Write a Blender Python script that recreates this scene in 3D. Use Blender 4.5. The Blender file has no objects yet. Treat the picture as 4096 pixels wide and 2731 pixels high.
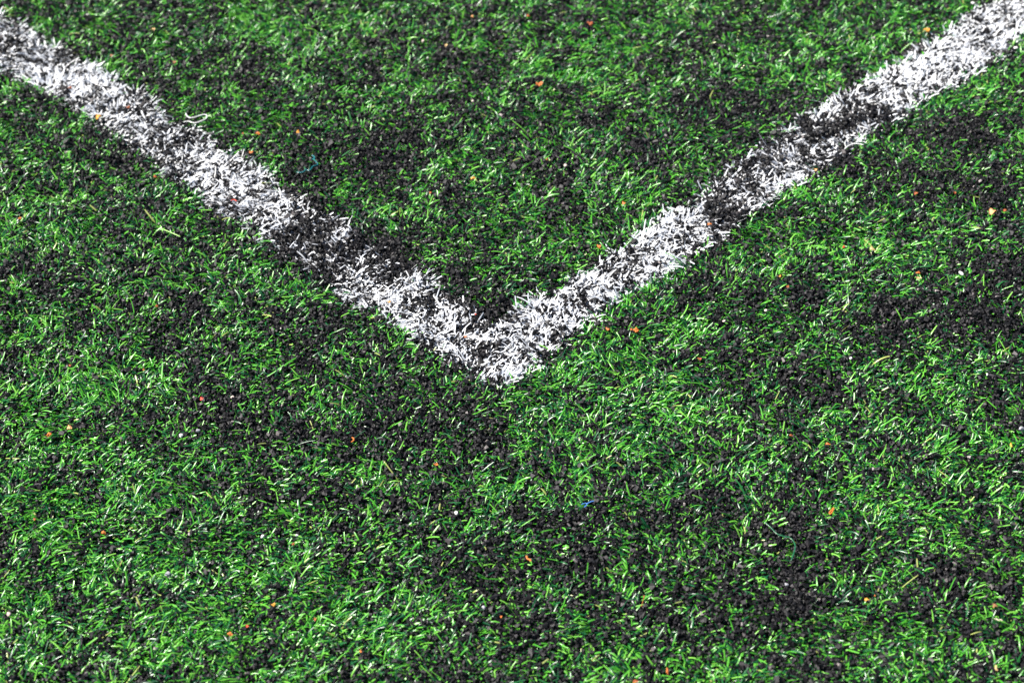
import bpy, math, random
import numpy as np
from mathutils import Vector, Matrix

random.seed(7)
rng = np.random.default_rng(11)
scene = bpy.context.scene
C = scene.collection

# ------------------------------------------------------------------ camera
F_PX = 8000.0                       # focal length in pixels of a 4096 wide frame
PITCH, ROLL = 0.70866, -0.0311834
_f = np.array([0, math.cos(PITCH), -math.sin(PITCH)])
_r = np.array([1.0, 0, 0]); _u = np.cross(_r, _f)
R_AX = math.cos(ROLL) * _r + math.sin(ROLL) * _u
U_AX = -math.sin(ROLL) * _r + math.cos(ROLL) * _u
F_AX = _f
cam = bpy.data.cameras.new('camera')
cam_o = bpy.data.objects.new('camera', cam); C.objects.link(cam_o)
cam.sensor_width = 36.0; cam.lens = F_PX / 4096 * 36
cam.clip_start = 0.05; cam.clip_end = 500
M = Matrix.Identity(4)
for i in range(3):
    M[i][0] = R_AX[i]; M[i][1] = U_AX[i]; M[i][2] = -F_AX[i]
M[2][3] = 1.0
cam_o.matrix_world = M
cam.dof.use_dof = True
cam.dof.focus_distance = 1.50
cam.dof.aperture_fstop = 9.0
scene.camera = cam_o

# ------------------------------------------------------------------ sky, sun, exposure
SUN_EL = math.radians(50); SUN_AZ = math.radians(-80)       # azimuth from +Y towards +X
w = bpy.data.worlds.new("World"); scene.world = w; w.use_nodes = True
nt = w.node_tree
sky = nt.nodes.new('ShaderNodeTexSky'); sky.sky_type = 'NISHITA'; sky.sun_disc = False
sky.sun_elevation = SUN_EL; sky.sun_rotation = SUN_AZ
nt.links.new(sky.outputs[0], nt.nodes['Background'].inputs[0])
nt.nodes['Background'].inputs[1].default_value = 0.05
sl = bpy.data.lights.new('sun', 'SUN'); sl.energy = 5.0; sl.angle = math.radians(0.5); sl.color = (1.0, 0.95, 0.88)
so = bpy.data.objects.new('sun', sl); C.objects.link(so)
sd = Vector((math.cos(SUN_EL) * math.sin(SUN_AZ), math.cos(SUN_EL) * math.cos(SUN_AZ), math.sin(SUN_EL)))
so.rotation_euler = sd.to_track_quat('Z', 'Y').to_euler(); so.location = sd * 5
scene.view_settings.view_transform = 'Standard'; scene.view_settings.look = 'None'
scene.view_settings.exposure = 1.22; scene.view_settings.gamma = 1.0
scene.render.engine = 'CYCLES'

# ------------------------------------------------------------------ plane geometry helpers
def ground(px, py, z=0.0):
    """the point of the plane at height z seen at photo position px, py (4096 wide)"""
    x = (np.asarray(px, float) - 2048) / F_PX; y = -(np.asarray(py, float) - 1365.5) / F_PX
    d = x[..., None] * R_AX + y[..., None] * U_AX + F_AX
    t = (z - 1.0) / d[..., 2]
    return np.stack([d[..., 0] * t, d[..., 1] * t], -1)
def project(x, y, z=0.0):
    p = np.stack([x, y, np.zeros_like(x) + z - 1.0], -1)
    de = p @ F_AX
    return 2048 + F_PX * (p @ R_AX) / de, 1365.5 - F_PX * (p @ U_AX) / de, de

def vnoise(x, y, cell, seed):
    """smooth value noise 0..1 over the ground"""
    g = np.random.default_rng(seed).random((257, 257))
    u = x / cell + 40.37; v = y / cell + 40.91
    i = np.floor(u).astype(int); j = np.floor(v).astype(int)
    fu = u - i; fv = v - j
    fu = fu * fu * (3 - 2 * fu); fv = fv * fv * (3 - 2 * fv)
    i %= 256; j %= 256
    return (g[i, j] * (1 - fu) + g[i + 1, j] * fu) * (1 - fv) + (g[i, j + 1] * (1 - fu) + g[i + 1, j + 1] * fu) * fv

# ------------------------------------------------------------------ the white corner marking on the ground
TH = 2.330254
A_DIR = np.array([math.cos(TH), math.sin(TH)]); B_DIR = np.array([math.sin(TH), -math.cos(TH)])
CORNER = np.array([-0.0143331, 1.1131536]); LINE_W = 0.0541
def ip(s, pts):
    p = sorted(pts); return np.interp(s, [q[0] for q in p], [q[1] for q in p])
E_LU = [(0.05, .0545), (.2422, .0566), (.3076, .0552), (.3583, .0572), (.4223, .0555), (.4916, .0571), (.5631, .0565), (.6295, .0536), (.731, .0486), (.9, .045)]
E_LL = [(-.02, .012), (0.0, .003), (.013, -.0013), (.056, .0023), (.085, -.0025), (.116, .0013), (.1589, -.0034), (.2864, .0005), (.3445, -.0008), (.4147, .0008), (.463, .0015), (.5292, .0025), (.5826, -.002), (.6527, -.0035), (.9, -.006)]
E_RU = [(.05, .0535), (.0786, .0537), (.1348, .0514), (.1815, .0496), (.2254, .0522), (.2901, .0486), (.3681, .0585), (.4617, .0565), (.5115, .059), (.5803, .0506), (.6418, .0549), (.695, .0559), (1.0, .055)]
E_RL = [(-.02, .012), (0.0, .003), (.0279, -.0051), (.0502, .001), (.095, .0049), (.161, .0047), (.2217, -.0012), (.3087, .0047), (.3617, .0035), (.4084, .0043), (.4727, .0013), (.5189, -.0008), (.5636, -.0035), (.6279, -.0078), (.6844, -.0015), (1.0, 0)]
def in_line(x, y, jit=0.0006):
    u = (x - CORNER[0]) * A_DIR[0] + (y - CORNER[1]) * A_DIR[1]
    v = (x - CORNER[0]) * B_DIR[0] + (y - CORNER[1]) * B_DIR[1]
    n = (vnoise(x, y, .008, 5) - .5) * 2 * jit
    left = (u > -.001) & (v > ip(u, E_LL) + n) & (v < ip(u, E_LU) + n)
    right = (v > -.001) & (u > ip(v, E_RL) + n) & (u < ip(v, E_RU) + n)
    tip = (u + v) > .007
    return (left | right) & tip & ((v > 0) | (u > .02)) & ((u > 0) | (v > .02))

# rubber drifts as they lie on the pitch: centre, half sizes, tilt (deg), amount  (given in a 2352 wide picture of the plane)
DRIFTS = [
 (940,72,70,32,0,.6),(332,160,45,35,10,.7),(565,158,50,35,-5,.8),(700,395,60,75,20,.9),(256,338,125,42,5,.8),(60,380,80,40,0,.4),
 (215,455,70,45,0,.45),(1103,137,55,28,0,.7),(847,142,55,22,0,.65),(1480,325,90,38,5,.8),(1068,270,50,25,0,.8),(880,338,95,55,-5,1.0),
 (1248,372,75,35,0,.75),(1033,458,55,60,10,.6),(1360,248,32,22,0,.7),(1556,147,60,22,0,.75),(1628,88,50,34,0,.85),(1670,236,125,34,8,.95),
 (1720,365,65,62,30,.9),(1945,280,110,34,-18,1.0),(2182,306,125,38,8,.9),(2010,392,130,38,5,.8),(2240,440,130,42,5,.85),(2290,130,60,35,0,.5),
 (2180,210,70,30,0,.4),(120,612,75,28,0,.6),(692,728,100,35,5,.75),(375,738,75,32,0,.6),(470,810,50,24,0,.75),(522,915,85,40,15,.85),
 (610,978,210,42,8,.85),(745,835,70,80,0,.6),(94,826,35,28,0,.6),(885,590,65,36,10,1.0),(1080,690,95,46,32,1.0),(1205,648,55,32,-20,.6),
 (1035,558,85,42,0,.6),(872,795,75,70,0,.6),(1068,970,80,85,10,.8),(865,1000,62,60,0,.75),(1620,655,70,32,-10,.85),(1832,668,50,25,0,.8),
 (2012,722,95,45,0,1.0),(2255,722,110,40,5,1.0),(2280,636,80,55,0,.9),(1670,722,90,22,0,.6),(1815,825,65,24,0,.7),(1860,892,75,38,10,.85),
 (1700,935,90,28,0,.6),(538,1100,50,55,0,.75),(160,1290,32,20,0,.5),(1086,1282,100,62,0,.8),(1248,1183,72,32,0,.75),(1333,1273,72,70,0,.85),
 (1496,1181,115,28,0,.8),(1230,1452,90,28,0,.7),(1513,1418,98,45,0,.8),(1145,1540,90,32,0,.75),(1618,1171,72,36,0,.85),(1832,1340,66,90,-10,1.0),
 (1652,1410,75,55,10,1.0),(1806,1188,58,55,0,.85),(2190,1316,65,62,0,.85),(2250,1521,105,28,0,.7),(1640,1290,90,40,0,.6),(2000,1290,70,35,0,.45),
 (800,1130,60,60,0,.45),(930,1170,90,40,0,.5),(700,1020,80,40,0,.5),(1900,1500,60,30,0,.5),(2060,1100,60,40,0,.4),(1420,1090,60,35,0,.4),
 (1540,300,60,30,0,.5),(2060,880,60,40,0,.45),(480,560,120,35,5,.3),(330,470,60,25,0,.45),(1420,415,55,25,0,.35),(1250,230,40,20,0,.4),(2000,1010,90,25,10,.4),
 # on the white lines
 (35,105,38,45,0,.85),(222,212,14,10,0,.7),(388,325,34,40,35,1.0),(330,300,20,12,0,.6),(500,385,45,14,35,.6),(735,505,72,38,30,1.0),(718,575,95,42,30,1.1),
 (870,590,75,32,30,1.1),(960,680,35,20,30,.7),(1125,800,48,30,0,.85),(1190,815,26,18,0,.8),(1040,765,30,16,30,.6),(1436,625,42,20,-25,.85),(1663,487,52,48,-35,1.15),
 (1560,545,40,14,-35,.5),(1940,280,95,24,-18,1.15),(1765,368,24,17,0,.8),(1700,425,20,28,0,.9),(2250,48,36,12,0,.7),(2060,215,30,10,-20,.5),(1340,690,30,12,-30,.5),
 (1880,232,22,12,0,.7),(1800,330,40,8,-20,.6)]
LUSH = [(600,45,85,32,0,.7),(580,50,55,35,0,.4),(50,490,95,70,0,.45),(180,860,220,60,0,.45),(260,1280,420,300,0,.5),(40,1000,200,120,0,.35),(1995,558,80,45,0,.7),
 (1480,780,130,45,-20,.6),(1560,920,110,70,0,.55),(1380,880,140,70,0,.5),(2040,480,30,20,0,.3),(1900,545,120,22,-12,.5),(1820,440,60,20,-35,.6),(2190,230,130,24,-30,.55),(1320,820,70,18,-30,.5),
 (1390,1035,190,45,0,.5),(1000,650,20,10,0,.2),(1180,520,90,70,0,.45),(1080,345,60,35,0,.3),(1350,330,60,40,0,.4),(1650,280,0.1,.1,0,0),(1450,80,90,50,0,.4),(1170,130,70,30,0,.3),
 (760,60,90,40,0,.3),(2130,900,120,45,0,.35),(2250,980,90,60,0,.4),(1980,1160,110,60,0,.45),(2150,1150,100,50,0,.3),(1980,1440,120,50,0,.4),(640,640,110,40,30,.25),(480,470,40,60,0,.15),
 (620,1450,320,90,0,.35),(850,1380,150,60,0,.3),(1400,1500,90,50,0,.35),(900,1080,70,30,0,.3),(1130,1120,90,30,0,.35),(2100,60,150,60,-20,.45),(1800,160,120,40,0,.3),(180,60,150,30,0,.4)]
def rubber(x, y):
    """how much rubber infill lies on top of the pile, 0 .. about 1.2"""
    px, py, _ = project(x, y)
    px = px * .5742; py = py * .5742
    px = px + (vnoise(x, y, .02, 21) - .5) * 34; py = py + (vnoise(x, y, .02, 22) - .5) * 26
    v = np.full_like(x, .45) + (vnoise(x, y, .022, 23) - .5) * .36 + (vnoise(x, y, .0075, 24) - .5) * .62
    fine = vnoise(x, y, .006, 25) - .5
    for lst, s in ((DRIFTS, 1), (LUSH, -1)):
        for cx, cy, rx, ry, t, k in lst:
            c_, s_ = math.cos(math.radians(t)), math.sin(math.radians(t))
            dx = px - cx; dy = py - cy
            q = ((dx * c_ + dy * s_) / rx) ** 2 + ((-dx * s_ + dy * c_) / ry) ** 2
            f = np.exp(-q ** 1.5 * .7)
            if s > 0: v = np.maximum(v, v * (1 - f) + (k * .82 + .08 + .55 * fine) * f)
            else: v = v - k * .42 * f
    return np.clip(v, 0.02, 1.2)
def infill_z(x, y, c):
    return -.0053 + .0036 * c + (vnoise(x, y, .012, 31) - .5) * .0012 + (vnoise(x, y, .035, 32) - .5) * .0016

# ------------------------------------------------------------------ materials
def new_mat(name):
    m = bpy.data.materials.new(name); m.use_nodes = True
    return m, m.node_tree, m.node_tree.nodes['Principled BSDF']
def blade_mat(name, stops, rough, trans, spec=.5):
    m, t, p = new_mat(name)
    at = t.nodes.new('ShaderNodeAttribute'); at.attribute_name = 'tone'
    cr = t.nodes.new('ShaderNodeValToRGB')
    el = cr.color_ramp.elements
    el[0].position = stops[0][0]; el[0].color = (*stops[0][1], 1)
    el[1].position = stops[-1][0]; el[1].color = (*stops[-1][1], 1)
    for pos, col in stops[1:-1]:
        e = el.new(pos); e.color = (*col, 1)
    t.links.new(at.outputs['Fac'], cr.inputs[0])
    t.links.new(cr.outputs[0], p.inputs['Base Color'])
    p.inputs['Roughness'].default_value = rough
    p.inputs['Specular IOR Level'].default_value = spec
    tr = t.nodes.new('ShaderNodeBsdfTranslucent'); mx = t.nodes.new('ShaderNodeMixShader')
    mx.inputs[0].default_value = trans
    t.links.new(cr.outputs[0], tr.inputs[0])
    out = t.nodes['Material Output']
    t.links.new(p.outputs[0], mx.inputs[1]); t.links.new(tr.outputs[0], mx.inputs[2]); t.links.new(mx.outputs[0], out.inputs[0])
    return m
M_GREEN = blade_mat('green_fibre', [(0, (.004, .050, .018)), (.25, (.008, .095, .030)), (.47, (.018, .150, .030)),
                                    (.53, (.040, .270, .018)), (.8, (.105, .41, .036)), (.95, (.20, .50, .07)), (1, (.36, .42, .12))], .30, .22)
M_WHITE = blade_mat('white_fibre', [(0, (.62, .66, .74)), (.5, (.80, .82, .86)), (1, (.88, .88, .88))], .38, .18)
def granule_mat():
    m, t, p = new_mat('rubber_granule')
    at = t.nodes.new('ShaderNodeAttribute'); at.attribute_name = 'tone'
    cr = t.nodes.new('ShaderNodeValToRGB'); el = cr.color_ramp.elements
    el[0].position = 0; el[0].color = (.003, .003, .004, 1); el[1].position = 1; el[1].color = (.34, .30, .29, 1)
    for pos, col in ((.6, (.0055, .005, .0065)), (.9, (.015, .0135, .017)), (.97, (.07, .063, .066))):
        e = el.new(pos); e.color = (*col, 1)
    t.links.new(at.outputs['Fac'], cr.inputs[0]); t.links.new(cr.outputs[0], p.inputs['Base Color'])
    p.inputs['Roughness'].default_value = .55; p.inputs['Specular IOR Level'].default_value = .35
    tc = t.nodes.new('ShaderNodeTexCoord'); nz = t.nodes.new('ShaderNodeTexNoise'); nz.inputs['Scale'].default_value = 2200
    bp = t.nodes.new('ShaderNodeBump'); bp.inputs['Strength'].default_value = .5; bp.inputs['Distance'].default_value = .0004
    t.links.new(tc.outputs['Object'], nz.inputs[0]); t.links.new(nz.outputs[0], bp.inputs['Height']); t.links.new(bp.outputs[0], p.inputs['Normal'])
    return m
M_RUB = granule_mat()
def simple_mat(name, col, rough=.6, var=.35, scale=900, spec=.4, trans=0.0, bump=.3):
    """a coloured solid with fine mottling of its own"""
    m, t, p = new_mat(name)
    tc = t.nodes.new('ShaderNodeTexCoord'); nz = t.nodes.new('ShaderNodeTexNoise')
    nz.inputs['Scale'].default_value = scale; nz.inputs['Detail'].default_value = 3
    cr = t.nodes.new('ShaderNodeValToRGB'); el = cr.color_ramp.elements
    el[0].position = .3; el[0].color = (*[c * (1 - var) for c in col], 1)
    el[1].position = .7; el[1].color = (*[min(1, c * (1 + var * .5)) for c in col], 1)
    t.links.new(tc.outputs['Object'], nz.inputs[0]); t.links.new(nz.outputs[0], cr.inputs[0]); t.links.new(cr.outputs[0], p.inputs['Base Color'])
    p.inputs['Roughness'].default_value = rough; p.inputs['Specular IOR Level'].default_value = spec
    bp = t.nodes.new('ShaderNodeBump'); bp.inputs['Strength'].default_value = bump; bp.inputs['Distance'].default_value = .0003
    t.links.new(nz.outputs[0], bp.inputs['Height']); t.links.new(bp.outputs[0], p.inputs['Normal'])
    if trans:
        tr = t.nodes.new('ShaderNodeBsdfTranslucent'); mx = t.nodes.new('ShaderNodeMixShader'); mx.inputs[0].default_value = trans
        t.links.new(cr.outputs[0], tr.inputs[0]); t.links.new(p.outputs[0], mx.inputs[1]); t.links.new(tr.outputs[0], mx.inputs[2])
        t.links.new(mx.outputs[0], t.nodes['Material Output'].inputs[0])
    return m

def mesh_np(name, verts, quads, mat, tone=None, smooth=True):
    me = bpy.data.meshes.new(name)
    nv, nf = len(verts), len(quads)
    me.vertices.add(nv); me.vertices.foreach_set('co', verts.astype(np.float32).ravel())
    me.loops.add(nf * 4); me.loops.foreach_set('vertex_index', quads.astype(np.int32).ravel())
    me.polygons.add(nf); me.polygons.foreach_set('loop_start', np.arange(0, nf * 4, 4, dtype=np.int32))
    me.polygons.foreach_set('use_smooth', np.full(nf, smooth))
    me.update(calc_edges=True)
    if tone is not None:
        a = me.attributes.new('tone', 'FLOAT', 'FACE'); a.data.foreach_set('value', tone.astype(np.float32))
    me.materials.append(mat)
    o = bpy.data.objects.new(name, me); C.objects.link(o)
    return o
def tag(o, label=None, cat=None, group=None, kind=None):
    if label: o['label'] = label
    if cat: o['category'] = cat
    if group: o['group'] = group
    if kind: o['kind'] = kind
    return o

# ------------------------------------------------------------------ ground sheet (rubber bed in the turf, reaching the horizon)
def axis(lo, hi, step, far):
    mid = np.arange(lo, hi + step / 2, step)
    a = [lo]; s = step
    while a[-1] > lo - far: s *= 1.5; a.append(a[-1] - s)
    b = [mid[-1]]; s = step
    while b[-1] < hi + far: s *= 1.5; b.append(b[-1] + s)
    return np.concatenate([np.array(a[::-1]), mid[1:-1], np.array(b)])
gx = axis(-.72, .72, .004, 150); gy = axis(.62, 2.1, .004, 150)
X, Y = np.meshgrid(gx, gy); cx_ = X.ravel(); cy_ = Y.ravel()
inside = (cx_ > -.9) & (cx_ < .9) & (cy_ > .4) & (cy_ < 2.3)
cz = np.full(len(cx_), -.0062)
cc = rubber(cx_[inside], cy_[inside]); cz[inside] = infill_z(cx_[inside], cy_[inside], cc) - .0016
nx, ny = len(gx), len(gy)
ii, jj = np.meshgrid(np.arange(nx - 1), np.arange(ny - 1)); k = (jj * nx + ii).ravel()
gm, gt, gp = new_mat('rubber_bed')
tc = gt.nodes.new('ShaderNodeTexCoord')
vo = gt.nodes.new('ShaderNodeTexVoronoi'); vo.inputs['Scale'].default_value = 420
bmp = gt.nodes.new('ShaderNodeBump'); bmp.inputs['Distance'].default_value = .0012; bmp.inputs['Strength'].default_value = 1
gt.links.new(tc.outputs['Object'], vo.inputs['Vector']); gt.links.new(vo.outputs['Distance'], bmp.inputs['Height']); gt.links.new(bmp.outputs[0], gp.inputs['Normal'])
n1 = gt.nodes.new('ShaderNodeTexNoise'); n1.inputs['Scale'].default_value = 260; n1.inputs['Detail'].default_value = 3
gt.links.new(tc.outputs['Object'], n1.inputs['Vector'])
r1 = gt.nodes.new('ShaderNodeValToRGB'); e = r1.color_ramp.elements
e[0].position = .44; e[0].color = (.012, .012, .014, 1); e[1].position = .6; e[1].color = (.05, .19, .025, 1)
gt.links.new(n1.outputs[0], r1.inputs[0])
ln = gt.nodes.new('ShaderNodeVectorMath'); ln.operation = 'DISTANCE'; ln.inputs[1].default_value = (0, 1.25, 0)
gt.links.new(tc.outputs['Object'], ln.inputs[0])
mr = gt.nodes.new('ShaderNodeMapRange'); mr.inputs['From Min'].default_value = .6; mr.inputs['From Max'].default_value = .95
gt.links.new(ln.outputs['Value'], mr.inputs['Value'])
mxx = gt.nodes.new('ShaderNodeMix'); mxx.data_type = 'RGBA'; mxx.inputs[6].default_value = (.012, .012, .014, 1)
gt.links.new(mr.outputs[0], mxx.inputs[0]); gt.links.new(r1.outputs[0], mxx.inputs[7]); gt.links.new(mxx.outputs[2], gp.inputs['Base Color'])
gp.inputs['Roughness'].default_value = .8
g_o = mesh_np('ground', np.stack([cx_, cy_, cz], -1), np.stack([k, k + 1, k + nx + 1, k + nx], -1), gm)
tag(g_o, kind='structure')

# ------------------------------------------------------------------ scattering
def scatter(n_per_m2, margin):
    """random points over the part of the pitch in and around the frame"""
    lo = np.array([-.75, .60]); hi = np.array([.75, 2.15])
    n = int(n_per_m2 * np.prod(hi - lo))
    p = lo + rng.random((n, 2)) * (hi - lo)
    px, py, de = project(p[:, 0], p[:, 1])
    ex = 4096 * margin; ey = 2731 * margin
    out = np.maximum(np.maximum(-px, px - 4096) / ex, np.maximum(-py, py - 2731) / ey)   # 0 at the frame, 1 at the margin
    keep = rng.random(n) > np.clip(out * 1.3 - .3, 0, 1)
    return p[keep]

# ------------------------------------------------------------------ fibres
def fibres(name, root, az, L, e0, e1, wid, roll, tone, mat, seg=5, z0=None, curl=None):
    n = len(root)
    ds = (L / seg)[:, None]
    s = (np.arange(seg) + .5) / seg
    ev = e0[:, None] + (e1 - e0)[:, None] * (s ** .8)[None, :]
    curl = np.zeros(n) if curl is None else curl
    av = az[:, None] + curl[:, None] * s[None, :]
    T = np.stack([np.cos(ev) * np.cos(av), np.cos(ev) * np.sin(av), np.sin(ev)], -1)
    P = np.zeros((n, seg + 1, 3)); P[:, 0, :2] = root; P[:, 0, 2] = z0
    P[:, 1:] = P[:, :1] + np.cumsum(T * ds[..., None], axis=1)
    Tv = np.concatenate([T[:, :1], (T[:, 1:] + T[:, :-1]) / 2, T[:, -1:]], 1)
    side = np.stack([-np.sin(az), np.cos(az), np.zeros(n)], -1)[:, None, :] + 0 * Tv
    nrm = np.cross(Tv, side); nrm /= np.linalg.norm(nrm, axis=-1, keepdims=True)
    side = np.cross(nrm, Tv)
    ra = roll[:, None] * (.5 + .5 * np.linspace(0, 1, seg + 1))[None, :]
    S = side * np.cos(ra)[..., None] + nrm * np.sin(ra)[..., None]
    Nn = -side * np.sin(ra)[..., None] + nrm * np.cos(ra)[..., None]
    taper = np.array([1.0, 1.0, 1.0, .97, .9, .72])[-(seg + 1):]
    hw = (wid / 2)[:, None, None] * taper[None, :, None]
    V = np.stack([P - S * hw, P + Nn * hw * .28, P + S * hw], 2)      # n, seg+1, 3, 3
    base = (np.arange(n) * (seg + 1) * 3)[:, None, None]
    r = np.arange(seg)[None, :, None] * 3; c = np.arange(2)[None, None, :]
    i0 = base + r + c
    Q = np.stack([i0, i0 + 1, i0 + 4, i0 + 3], -1).reshape(-1, 4)
    return mesh_np(name, V.reshape(-1, 3), Q, mat, np.repeat(tone, seg * 2))

def tufts(n_per_m2, per, margin=.16):
    t = scatter(n_per_m2, margin)
    c = rubber(t[:, 0], t[:, 1])
    w_ = in_line(t[:, 0], t[:, 1])
    return t, c, w_

t, c, wline = tufts(112000, 3)
# buried tufts show little
keep = rng.random(len(t)) < np.where(wline, np.clip(1.42 - 1.22 * c, .04, 1), np.clip(1.30 - 1.22 * c, .04, 1))
t, c, wline = t[keep], c[keep], wline[keep]
lean = (vnoise(t[:, 0], t[:, 1], .03, 41) - .5) * 7.0 + (vnoise(t[:, 0], t[:, 1], .011, 42) - .5) * 3.0 + rng.normal(0, .35, len(t))
upr = vnoise(t[:, 0], t[:, 1], .02, 43)
def blades(sel, per, name, mat, tonef, lscale, label, cat):
    n = int(sel.sum()); idx = np.repeat(np.where(sel)[0], per)
    idx = idx[rng.random(len(idx)) < .9]
    m = len(idx)
    root = t[idx] + rng.normal(0, .0016, (m, 2))
    az = lean[idx] + rng.normal(0, .75, m)
    # fibres tend to lie across the brushing direction
    az = np.where(np.abs(np.sin(az)) > .8, az + rng.normal(0, .6, m), az)
    cc = c[idx]
    L = (rng.gamma(7, .0073 / 7, m) * (1.10 - .25 * cc) * lscale).clip(.004, .022)
    e0 = np.radians(rng.normal(46, 15, m) + 10 * (upr[idx] - .5)); e1 = np.radians(rng.normal(6, 18, m) + 24 * (upr[idx] - .5))
    z0 = infill_z(root[:, 0], root[:, 1], cc) - .0018 - rng.random(m) * .0012
    o = fibres(name, root, az, L, e0, e1, rng.normal(.00094, .00017, m).clip(.0006, .0017), rng.normal(0, .55, m), tonef(m, idx), mat, z0=z0, curl=rng.normal(0, .4, m))
    return tag(o, label, cat, kind='stuff')
def tone_green(m, idx):
    a = rng.random(m)
    dark = rng.random(m) < .42
    tn = np.where(dark, a * .47, .53 + .42 * a)
    tn = np.where(rng.random(m) < .012, 1.0, tn)
    return tn
blades(~wline, 5, 'turf', M_GREEN, tone_green, 1.0, 'vivid green plastic turf fibres bent every way around the white corner', 'artificial grass')
blades(wline, 8, 'white_line', M_WHITE, lambda m, i: rng.random(m), 1.05, 'white turf fibres forming the two lines that meet in a corner', 'pitch line')

# ------------------------------------------------------------------ rubber granules
def granules():
    p = scatter(460000, .14)
    c = rubber(p[:, 0], p[:, 1])
    keep = rng.random(len(p)) < np.clip(.34 + .70 * c, 0, 1)
    p, c = p[keep], c[keep]; n = len(p)
    print('granules', n)
    sz = rng.lognormal(math.log(.00168), .32, n).clip(.0009, .0040)
    z = infill_z(p[:, 0], p[:, 1], c) + rng.random(n) ** 1.4 * (.0016 + .0026 * c) - .0010
    loose = rng.random(n) < .14
    z[loose] += rng.random(loose.sum()) * .003
    cube = np.array([[-1, -1, -1], [1, -1, -1], [1, 1, -1], [-1, 1, -1], [-1, -1, 1], [1, -1, 1], [1, 1, 1], [-1, 1, 1]], float) * .5
    V = cube[None] * rng.uniform(.7, 1.05, (n, 1, 3)) * np.array([1.15, .9, .75]) + rng.normal(0, .13, (n, 8, 3))
    q = rng.normal(size=(n, 4)); q /= np.linalg.norm(q, axis=1, keepdims=True)
    a, b, c_, d = q.T
    Rm = np.stack([np.stack([1 - 2 * (c_**2 + d**2), 2 * (b*c_ - a*d), 2 * (b*d + a*c_)], -1),
                   np.stack([2 * (b*c_ + a*d), 1 - 2 * (b**2 + d**2), 2 * (c_*d - a*b)], -1),
                   np.stack([2 * (b*d - a*c_), 2 * (c_*d + a*b), 1 - 2 * (b**2 + c_**2)], -1)], 1)
    V = np.einsum('nij,nkj->nki', Rm, V) * sz[:, None, None]
    V += np.concatenate([p, z[:, None]], 1)[:, None, :]
    fq = np.array([[0, 3, 2, 1], [4, 5, 6, 7], [0, 1, 5, 4], [1, 2, 6, 5], [2, 3, 7, 6], [3, 0, 4, 7]])
    Q = (np.arange(n) * 8)[:, None, None] + fq[None]
    tone = rng.random(n) ** 1.3 * .93
    tone = np.where(rng.random(n) < .022, .95 + .03 * rng.random(n), tone)
    tone = np.where(rng.random(n) < .0022, .98 + .02 * rng.random(n), tone)
    o = mesh_np('rubber_infill', V.reshape(-1, 3), Q.reshape(-1, 4), M_RUB, np.repeat(tone, 6), smooth=False)
    tag(o, 'black rubber crumb infill drifting between and over the turf fibres', 'rubber crumb', kind='stuff')
granules()

# ------------------------------------------------------------------ debris lying on the turf: every piece its own object
MATS = {
 'orange': simple_mat('orange_leaf', (.58, .17, .03), .55, .5, 700, trans=.15),
 'gold': simple_mat('golden_leaf', (.80, .38, .05), .55, .45, 700, trans=.15),
 'peach': simple_mat('peach_husk', (.85, .42, .17), .5, .4, 600, trans=.15),
 'rust': simple_mat('rust_leaf', (.36, .09, .022), .6, .5, 700, trans=.1),
 'red': simple_mat('red_fleck', (.62, .06, .03), .5, .3, 900),
 'tan': simple_mat('tan_flake', (.58, .40, .18), .6, .35, 900, trans=.1),
 'brown': simple_mat('brown_flake', (.26, .12, .05), .7, .4, 900),
 'white': simple_mat('white_chip', (.78, .76, .74), .5, .15, 900),
 'pink': simple_mat('pinkish_stone', (.60, .48, .43), .6, .25, 900),
 'grey': simple_mat('grey_stone', (.34, .34, .37), .6, .3, 900),
 'dark': simple_mat('dark_grey_rubber', (.075, .072, .078), .6, .3, 900),
 'teal': simple_mat('teal_plastic', (.004, .13, .15), .28, .15, 500, spec=.6),
 'blue': simple_mat('blue_plastic', (.05, .17, .48), .5, .3, 900),
 'clear': simple_mat('pale_plastic', (.62, .63, .62), .3, .12, 500, spec=.6),
 'deepgreen': simple_mat('deep_green_fibre', (.010, .11, .045), .3, .25, 500, spec=.55),
 'lime': simple_mat('pale_green_fibre', (.22, .46, .08), .35, .2, 500),
 'straw': simple_mat('straw_fibre', (.55, .48, .36), .6, .35, 900),
}
REST = .0026                      # debris lies on the tips of the pile
def pxm(py):                      # metres per photo pixel at that row, at debris height
    g = ground(np.array([2048.]), np.array([float(py)]))[0]
    de = np.array([g[0], g[1], -1.0]) @ F_AX
    return de / F_PX
def finish(name, me, mat, px, py, z=REST, rot=0.0):
    for p in me.polygons: p.use_smooth = True
    me.materials.append(MATS[mat])
    o = bpy.data.objects.new(name, me); C.objects.link(o)
    g = ground(np.array([float(px)]), np.array([float(py)]), z)[0]
    o.location = (g[0], g[1], z); o.rotation_euler = (0, 0, math.radians(rot))
    return o
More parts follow.
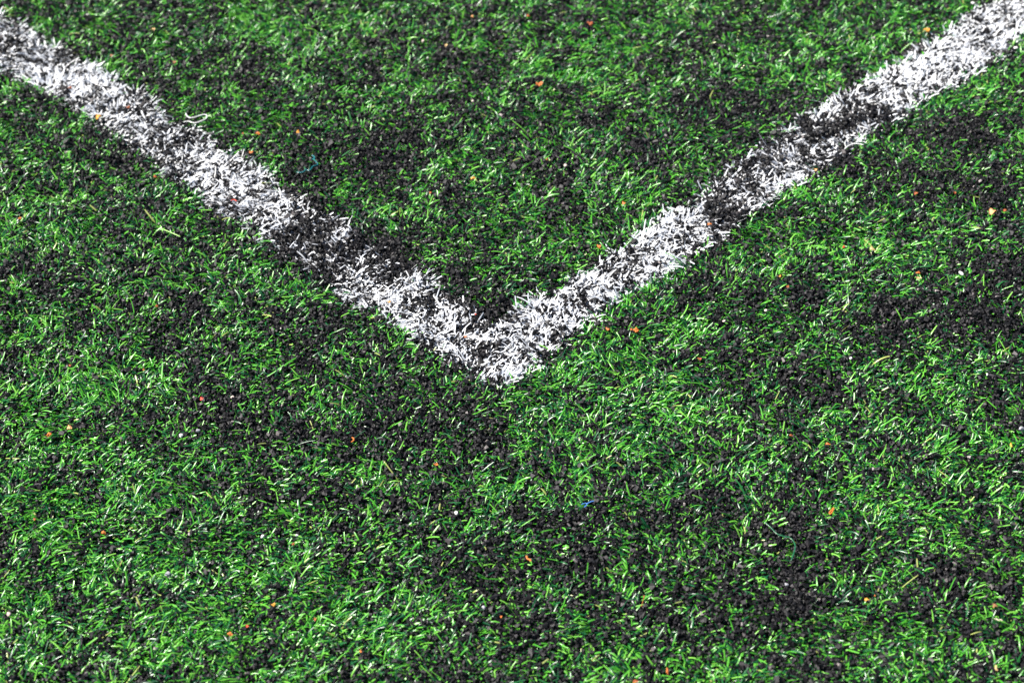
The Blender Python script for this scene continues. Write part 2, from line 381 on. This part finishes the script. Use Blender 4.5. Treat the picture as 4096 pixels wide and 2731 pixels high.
def flake(name, mat, px, py, L, W, rot, seed, curlup=.5, rag=.18, lobes=3):
    """a crumpled scrap of dry leaf: closed shell, ragged rim, cupped"""
    r = np.random.default_rng(seed); s = pxm(py) / 1.0
    a_, b_ = L * s / 2, W * s / 2 / math.sin(PITCH) * .9
    nr, na = 5, 22
    ph = r.random(6) * 6.28
    V = []; Fc = []
    for side in (1, -1):
        for i in range(nr + 1):
            for j in range(na):
                th = 2 * math.pi * j / na; q = i / nr
                rim = 1 + rag * (math.sin(lobes * th + ph[0]) + .6 * math.sin((2 * lobes + 1) * th + ph[1])) + rag * .5 * r.normal() * (1 if i == nr and side == 1 else 0) * .6
                x = a_ * q * rim * math.cos(th); y = b_ * q * rim * math.sin(th)
                z = min(a_, b_) * (curlup * q * q * math.cos(2 * th + ph[2]) + .22 * math.sin(5 * q + 3 * th + ph[3]) * q + .12 * math.sin(7 * th + ph[4]) * q)
                z += curlup * min(a_, b_) * (1 - q) * .5 + side * .00022 * (1.2 - q)
                V.append((x, y, z))
    for sidx in (0, 1):
        o0 = sidx * (nr + 1) * na
        for i in range(nr):
            for j in range(na):
                q = (o0 + i * na + j, o0 + i * na + (j + 1) % na, o0 + (i + 1) * na + (j + 1) % na, o0 + (i + 1) * na + j)
                Fc.append(q[::-1] if sidx == 0 else q)
    o1 = (nr + 1) * na
    for j in range(na):
        Fc.append((nr * na + j, nr * na + (j + 1) % na, o1 + nr * na + (j + 1) % na, o1 + nr * na + j))
    me = bpy.data.meshes.new(name); me.from_pydata(V, [], Fc); me.update()
    return finish(name, me, mat, px, py, REST + .0006, rot)
def pebble(name, mat, px, py, L, W, rot, seed):
    """an angular little stone: cut icosphere"""
    import bmesh
    r = np.random.default_rng(seed); s = pxm(py)
    bm = bmesh.new(); bmesh.ops.create_icosphere(bm, subdivisions=3, radius=1)
    planes = [(Vector(r.normal(size=3)).normalized(), r.uniform(.55, .85)) for _ in range(11)]
    for v in bm.verts:
        for n_, d_ in planes:
            k_ = v.co.dot(n_) - d_
            if k_ > 0: v.co -= n_ * k_ * .93
    for v in bm.verts:
        v.co.x *= L * s / 2 * 1.15; v.co.y *= W * s / 2 * 1.1; v.co.z *= min(L, W) * s / 2 * 1.0
    me = bpy.data.meshes.new(name); bm.to_mesh(me); bm.free()
    return finish(name, me, mat, px, py, REST, rot)
def strand(name, mat, pts, wpx, thick=.6, z=REST + .001, bump=0, seed=0, zs=None, ends=False):
    """a bent plastic thread or ribbon through photo points, as a tube lying on the pile"""
    pts = np.array(pts, float); n = len(pts)
    s = pxm(pts[:, 1].mean())
    zz = np.full(n, z) if zs is None else np.array(zs)
    G = np.array([[*ground(np.array([p[0]]), np.array([p[1]]), h)[0], h] for p, h in zip(pts, zz)])
    # Catmull-Rom
    Pp = [G[0] * 2 - G[1]] + list(G) + [G[-1] * 2 - G[-2]]; path = []; par = []
    for i in range(1, n):
        p0, p1, p2, p3 = Pp[i - 1], Pp[i], Pp[i + 1], Pp[i + 2]
        for q in np.linspace(0, 1, 9)[:-1]:
            path.append(.5 * (2 * p1 + (p2 - p0) * q + (2 * p0 - 5 * p1 + 4 * p2 - p3) * q * q + (3 * p1 - p0 - 3 * p2 + p3) * q ** 3)); par.append((i - 1 + q) / (n - 1))
    path.append(G[-1]); par.append(1)
    r = np.random.default_rng(seed); K = 10; c0 = path[len(path) // 2].copy()
    V = []; Fc = []
    for i, p in enumerate(path):
        tv = path[min(i + 1, len(path) - 1)] - path[max(i - 1, 0)]; tv /= np.linalg.norm(tv) + 1e-12
        sd_ = np.cross([0, 0, 1.], tv); sd_ /= np.linalg.norm(sd_) + 1e-12; up = np.cross(tv, sd_)
        rad = wpx * s / 2 * (1 + bump * r.normal() * .5)
        if ends: rad *= .55 + 1.1 * max(math.exp(-(par[i] / .1) ** 2), math.exp(-((1 - par[i]) / .1) ** 2))
        if i in (0, len(path) - 1): rad *= .55
        for k_ in range(K):
            a_ = 2 * math.pi * k_ / K
            V.append(tuple(p - c0 + sd_ * math.cos(a_) * rad + up * math.sin(a_) * rad * thick))
    for i in range(len(path) - 1):
        for k_ in range(K):
            Fc.append((i * K + k_, i * K + (k_ + 1) % K, (i + 1) * K + (k_ + 1) % K, (i + 1) * K + k_))
    Fc.append(tuple(range(K))[::-1]); Fc.append(tuple((len(path) - 1) * K + k_ for k_ in range(K)))
    me = bpy.data.meshes.new(name); me.from_pydata(V, [], Fc); me.update()
    for p in me.polygons: p.use_smooth = True
    me.materials.append(MATS[mat])
    o = bpy.data.objects.new(name, me); C.objects.link(o); o.location = tuple(c0)
    return o

LF = 'dry leaf scraps scattered on the turf'
ST = 'small pale stones among the rubber crumb'
# material, x, y, length, width, turn, label
FLAKES = [
 ('gold', 393, 466, 24, 17, 10, 'golden leaf scrap on the outer edge of the left white line, near its upper end'),
 ('rust', 279, 352, 15, 11, 30, 'tiny rust fleck among white fibres of the left line, nearest its upper left end'),
 ('rust', 511, 429, 14, 11, 0, 'small rust flake on white fibres above the golden scrap at the line edge'),
 ('brown', 447, 222, 15, 11, 0, 'brown fleck in green turf just above the upper end of the left white line'),
 ('tan', 612, 117, 14, 12, 60, 'pale tan flake in lush turf at the top left of the photo'),
 ('brown', 698, 248, 14, 12, 0, 'brown fleck in green turf between the tan flake and the left white line'),
 ('orange', 1030, 534, 13, 16, 80, 'upright orange leaf scrap in turf left of the round orange dot'),
 ('gold', 1191, 529, 13, 12, 0, 'round bright orange dot on turf directly above the teal thread'),
 ('orange', 1004, 608, 17, 10, 0, 'small flat orange scrap in turf left of the teal thread'),
 ('orange', 971, 534, 7, 7, 0, 'smallest orange speck, left of the upright orange scrap in turf'),
 ('orange', 78, 874, 14, 12, 0, 'orange speck in turf at the left edge of the photo below the left line'),
 ('rust', 619, 707, 16, 9, 0, 'rust sliver in turf just below the left line where crumb buries it'),
 ('orange', 2156, 336, 23, 18, -30, 'bright orange leaf scrap alone in turf high above the corner'),
 ('rust', 2361, 93, 22, 15, 20, 'blurred rust leaf scrap in turf near the middle of the top edge'),
 ('rust', 2113, 64, 13, 10, 0, 'dark rust speck near the top edge, left of the blurred rust scrap'),
 ('peach', 1889, 67, 10, 9, 0, 'peach speck near the top edge, left of the dark rust speck'),
 ('tan', 1783, 181, 12, 12, 0, 'tan fleck in turf below the peach speck near the top edge'),
 ('gold', 1892, 713, 20, 9, 25, 'slanting ochre sliver in turf midway between the two lines'),
 ('rust', 1722, 770, 10, 11, 0, 'rust speck on crumb left of and below the slanting ochre sliver'),
 ('rust', 2187, 637, 8, 9, 0, 'faint rust speck left of the pale pebble between the two lines'),
 ('orange', 2495, 812, 14, 11, 0, 'small orange fleck in turf above the right line, left of its widest part'),
 ('gold', 3706, 119, 25, 13, 0, 'flat golden leaf scrap in blurred turf left of the right line at the top'),
 ('rust', 4021, 841, 15, 11, 0, 'small rust scrap on crumb right beside the large peach husk'),
 ('rust', 3664, 772, 17, 11, 0, 'rust flake in turf left of the peach husk, right of the white lines'),
 ('rust', 3819, 770, 11, 9, 0, 'faint rust speck between the rust flake and the peach husk'),
 ('orange', 2839, 896, 17, 9, 0, 'orange scrap on the crumb covered gap of the right white line'),
 ('peach', 3262, 678, 13, 10, 0, 'peach speck on the outer edge of the right line above its crumb gap'),
 ('orange', 2395, 984, 16, 16, 45, 'orange leaf scrap in turf at the inner edge of the right line'),
 ('gold', 1555, 1206, 9, 12, 80, 'small golden scrap standing in white fibres of the left line below its big gap'),
 ('orange', 1860, 1345, 12, 8, -20, 'orange speck in the white fibres just above the corner tip'),
 ('red', 1902, 1256, 7, 6, 0, 'tiny red speck on black crumb inside the corner of the lines'),
 ('orange', 2431, 1315, 12, 13, 60, 'small orange bit just left of the large crumpled orange scrap'),
 ('rust', 625, 1224, 15, 8, 15, 'thin rust sliver in turf left of the corner, below the left line'),
 ('red', 807, 1593, 15, 13, 20, 'red brown crumpled fleck on crumb, left centre of the photo'),
 ('peach', 279, 1709, 20, 17, 30, 'peach leaf scrap in lush turf near the left edge, right of its orange neighbour'),
 ('orange', 192, 1738, 26, 12, 40, 'split orange leaf scrap, nearest the left edge in the lush turf'),
 ('rust', 280, 1460, 10, 8, 0, 'faint rust fleck above the pair of orange scraps near the left edge'),
 ('rust', 575, 1478, 9, 10, 0, 'rust speck in turf above and left of the red brown fleck'),
 ('orange', 3672, 1091, 19, 8, -5, 'narrow orange sliver in turf just above the long tan sliver'),
 ('tan', 3676, 1111, 22, 8, -10, 'tan sliver lying under the narrow orange sliver at right'),
 ('gold', 3120, 1105, 9, 9, 0, 'tiny golden speck in turf right of the right line, higher of two'),
 ('rust', 3150, 1145, 11, 10, 0, 'tiny rust speck just below the golden speck right of the line'),
 ('red', 3374, 989, 12, 9, 0, 'dull red speck on crumb right of the white corner, above the tan sliver'),
 ('tan', 3488, 996, 22, 12, 0, 'pale straw scrap in lush turf right of the dull red speck'),
 ('rust', 2797, 1434, 11, 13, 60, 'rust fleck in turf to the right of the large crumpled scrap, lower down'),
 ('orange', 3312, 1775, 11, 14, 70, 'orange fleck above the looped orange scrap, right of centre'),
 ('gold', 4045, 1779, 8, 20, 0, 'upright golden sliver in turf near the right edge'),
 ('rust', 3163, 1741, 14, 8, 0, 'faint rust sliver left of the orange fleck above the looped scrap'),
 ('orange', 413, 2130, 18, 13, 30, 'orange scrap half hidden in lush turf at lower left'),
 ('rust', 139, 2075, 12, 8, 0, 'faint rust fleck left of the half hidden orange scrap, lower left'),
 ('rust', 1172, 2175, 11, 11, 0, 'rust speck in turf below left of the blue thread, lower left centre'),
 ('orange', 918, 2534, 21, 12, 0, 'flat orange scrap in lush turf near the bottom, left of centre'),
 ('gold', 1093, 2417, 15, 12, 50, 'golden fleck in lush turf above the flat orange scrap near the bottom'),
 ('rust', 1260, 2474, 11, 12, 0, 'rust speck right of the golden fleck near the bottom'),
 ('red', 989, 2502, 12, 10, 0, 'dull red fleck between the flat orange scrap and the golden fleck'),
 ('orange', 1743, 1856, 11, 14, 80, 'orange fleck on crumb below the corner tip, left of centre'),
 ('orange', 2004, 2464, 10, 8, 0, 'orange speck on crumb below the bent orange curl'),
 ('gold', 3468, 2396, 17, 11, 0, 'bright golden scrap in turf at lower right, above dark crumb'),
 ('orange', 3500, 2381, 6, 7, 0, 'very small orange dot just right of the bright golden scrap'),
 ('brown', 3980, 2420, 20, 14, 0, 'brown and tan leaf scrap near the right edge at lower right'),
 ('orange', 1443, 2603, 10, 9, 0, 'orange speck in turf close to the bottom edge, left of centre'),
 ('rust', 2541, 2722, 20, 14, 0, 'rust scrap cut by the bottom edge of the photo'),
 ('orange', 2669, 2683, 9, 26, 0, 'upright orange sliver just above the bottom edge'),
 ('tan', 3985, 2671, 12, 18, 0, 'tan bit hidden in turf in the bottom right corner of the photo'),
]
for i, (mt, x, y, L, W, rot, lab) in enumerate(FLAKES):
    big = L * W > 250
    tag(flake('leaf_fragment', mt, x, y, L, W, rot, 100 + i, .5, .2 if big else .14, 2 + i % 3), lab, 'leaf fragment', LF)
# larger scraps with shapes of their own
tag(flake('seed_husk', 'peach', 3970, 845, 31, 19, 8, 301, .75, .05, 1), 'large pale orange husk on crumb near the right edge, level with the right line gap', 'seed husk')
def crumpled():
    import bmesh
    s = pxm(1320); bm = bmesh.new(); r = np.random.default_rng(5)
    for dx, dy, rad in ((0, 0, 7), (6, 3, 6), (4, -5, 6), (-5, 2, 5), (9, -4, 5), (-14, 4, 5), (5, 9, 4.5), (12, -1, 4)):
        mtx = Matrix.Translation((dx * s, dy * s / math.sin(PITCH), r.uniform(0, 2) * s)) @ Matrix.Diagonal((rad * s, rad * s, rad * s * .7, 1))
        g = bmesh.ops.create_icosphere(bm, subdivisions=3, radius=1, matrix=mtx)
        cen = mtx.translation
        for v in g['verts']:
            d = (v.co - cen); n_ = d.normalized()
            v.co = cen + d * (1 + .35 * math.sin(9 * n_.x + 3 * n_.y + dx) * math.sin(8 * n_.y + 5 * n_.z) + r.normal() * .05)
    me = bpy.data.meshes.new('crumpled_leaf'); bm.to_mesh(me); bm.free()
    return finish('crumpled_leaf', me, 'orange', 2541, 1321, REST + .001, 0)
tag(crumpled(), 'large crumpled orange scrap in turf right of the corner tip, beside the right line', 'crumpled leaf')
tag(strand('looped_leaf', 'orange', [(3338, 2031), (3332, 2032), (3329, 2037), (3323, 2042), (3318, 2050), (3321, 2054), (3327, 2050), (3331, 2042), (3335, 2034), (3336, 2029)], 6, .7, bump=.3, seed=2),
    'orange scrap curled into a small loop on turf and crumb, lower right', 'leaf fragment', LF)
tag(strand('leaf_curl', 'orange', [(2103, 2223), (2107, 2224), (2108, 2231), (2114, 2235), (2121, 2238), (2123, 2244)], 8, .6, bump=.25, seed=3),
    'bent bright orange curl on black crumb at the lower middle', 'leaf fragment', LF)
tag(strand('leaf_curl', 'orange', [(1406, 1749), (1413, 1751), (1415, 1758), (1411, 1764), (1405, 1767)], 6.5, .6, bump=.2, seed=4),
    'orange hook shaped curl on crumb left of and below the corner tip', 'leaf fragment', LF)
tag(strand('twig', 'rust', [(2577, 2381), (2575, 2392), (2571, 2404), (2569, 2415), (2566, 2424)], 5.5, .9, bump=.15, seed=5, ends=True),
    'thin orange twig with knobbed ends standing out of crumb near the bottom', 'twig')
tag(strand('red_shred', 'red', [(924, 803), (931, 799), (939, 800), (947, 805)], 4.5, .7, bump=.1, seed=6),
    'curved red shred lying on white fibres of the left line', 'plastic shred')
tag(strand('fibre_twist', 'straw', [(3976, 2472), (3986, 2474), (3994, 2479), (4003, 2476), (4010, 2482)], 5, .6, bump=.5, seed=8),
    'pale straw coloured twist below the brown scrap near the right edge', 'plant fibre')
# threads
tag(strand('plastic_loop', 'clear', [(743, 453), (748, 464), (760, 471), (775, 470), (795, 464), (812, 459), (823, 459), (828, 465), (824, 474), (812, 481), (795, 488), (781, 492), (768, 490), (757, 486), (745, 486), (733, 489)], 5, .5, z=REST + .0025),
    'pale clip shaped plastic loop in turf at the inner edge of the left line', 'plastic loop')
tag(strand('teal_thread', 'teal', [(1186, 688), (1198, 690), (1210, 689), (1218, 684), (1222, 677), (1228, 680), (1236, 682), (1244, 676), (1251, 666), (1260, 663), (1268, 661), (1271, 655), (1265, 648), (1259, 640), (1252, 636), (1247, 637)], 4.2, .8, z=REST + .0012,
           zs=[.0030, .0034, .0036, .0040, .0040, .0034, .0036, .0042, .0048, .0048, .0046, .0046, .0048, .0048, .0044, .0038]),
    'kinked teal plastic thread on black crumb between the left line and the middle', 'plastic thread')
tag(strand('teal_stub', 'teal', [(1248, 621), (1254, 625), (1258, 630), (1256, 636)], 6, .7, z=REST + .002),
    'short thick teal bit at the upper end of the kinked teal thread', 'plastic thread')
tag(strand('blue_thread', 'blue', [(2376, 2003), (2368, 2004), (2360, 2007), (2351, 2012), (2346, 2018), (2342, 2024), (2337, 2027)], 5, .6, bump=.3, seed=9),
    'frayed blue thread on crumb below and right of the corner, longer of two strands', 'plastic thread')
tag(strand('blue_thread', 'blue', [(2326, 2017), (2334, 2013), (2341, 2011), (2348, 2013)], 4.5, .6, bump=.3, seed=10),
    'short blue strand touching the left side of the longer frayed blue thread', 'plastic thread')
tag(strand('long_fibre', 'deepgreen', [(3056, 2085), (3080, 2105), (3105, 2131), (3130, 2142), (3160, 2150), (3176, 2167), (3181, 2187), (3175, 2212), (3165, 2240)], 5, .4, z=REST + .002),
    'long dark green fibre curving down like a hook at lower right', 'loose fibre')
tag(strand('long_fibre', 'lime', [(650, 916), (672, 925), (696, 935), (722, 947)], 5, .5, z=REST + .002),
    'long straight pale green fibre lying in turf left of the corner below the left line', 'loose fibre')
tag(strand('curled_fibre', 'clear', [(3405, 550), (3392, 556), (3382, 566), (3380, 578), (3386, 590)], 4, .6, z=REST + .002),
    'white fibre curled like a bracket beside the lower gap of the right line', 'loose fibre')
tag(strand('curled_fibre', 'clear', [(3378, 597), (3390, 586), (3408, 577), (3430, 575), (3455, 580)], 5, .5, z=REST + .002),
    'long white fibre arching out of the right line over green turf', 'loose fibre')
# stones and chips
STONES = [
 ('pink', 2263, 662, 15, 13, 'pale round pebble on crumb midway between the two lines'),
 ('white', 725, 1742, 17, 20, 'brightest white pebble, on dark crumb at lower left'),
 ('grey', 792, 1722, 17, 17, 'grey pebble just right of the brightest white pebble'),
 ('pink', 930, 1588, 13, 16, 'whitish pebble on crumb right of the red brown fleck'),
 ('white', 1825, 2050, 18, 13, 'white chip in turf and crumb left of the blue thread'),
 ('white', 3845, 1093, 22, 13, 'white shell like chip on crumb at right, level with the tan sliver'),
 ('white', 3891, 13, 14, 13, 'white pebble at the top edge left of the right line end'),
 ('white', 4064, 192, 16, 12, 'white pebble in turf right of the right line near the photo edge'),
 ('grey', 669, 2295, 25, 22, 'blurred grey stone in lush turf at lower left'),
 ('white', 3404, 1432, 12, 10, 'small white chip in turf right of centre below the dark drift'),
 ('pink', 3064, 1242, 12, 14, 'pinkish chip in turf right of the right line, level with the corner'),
 ('pink', 2897, 1284, 12, 14, 'reddish grey chip on crumb just left of the pinkish chip'),
 ('grey', 1934, 2428, 20, 15, 'bluish grey stone in crumb near the lower middle'),
 ('grey', 3146, 2336, 17, 14, 'light grey stone on the dark crumb drift at lower right'),
 ('white', 3949, 1497, 7, 18, 'thin upright white chip in turf near the right edge'),
 ('grey', 4085, 1715, 22, 20, 'dark grey stone at the right edge of the photo'),
 ('pink', 1892, 405, 12, 12, 'small cream pebble in turf between the lines, below the top patch'),
 ('pink', 1692, 165, 13, 12, 'cream pebble in blurred turf near the top, left of the middle'),
 ('white', 1188, 2140, 9, 14, 'white fleck upright in turf at lower left of centre'),
 ('white', 326, 1424, 9, 15, 'white fleck upright in lush turf near the left edge'),
 ('pink', 35, 2455, 22, 20, 'blurred grey pink stone at the lower left edge'),
 ('white', 1050, 2145, 11, 20, 'white glinting chip in lush turf left of the upright white fleck'),
]
for i, (mt, x, y, L, W, lab) in enumerate(STONES):
    tag(pebble('pebble', mt, x, y, L, W, 25 * i, 500 + i), lab, 'pebble', ST)
tag(pebble('rubber_shard', 'dark', 845, 534, 34, 12, 5, 601), 'flat dark grey rubber shard in turf right of the left line', 'rubber shard')
tag(strand('rubber_rod', 'dark', [(2866, 1653), (2885, 1650), (2912, 1648)], 5, .9), 'thin black rubber rod on turf below and right of the corner', 'rubber rod')
tag(strand('rubber_rod', 'dark', [(1990, 1152), (1995, 1160), (1998, 1168)], 6, .9), 'short ribbed black rod inside the corner above the right line', 'rubber rod')
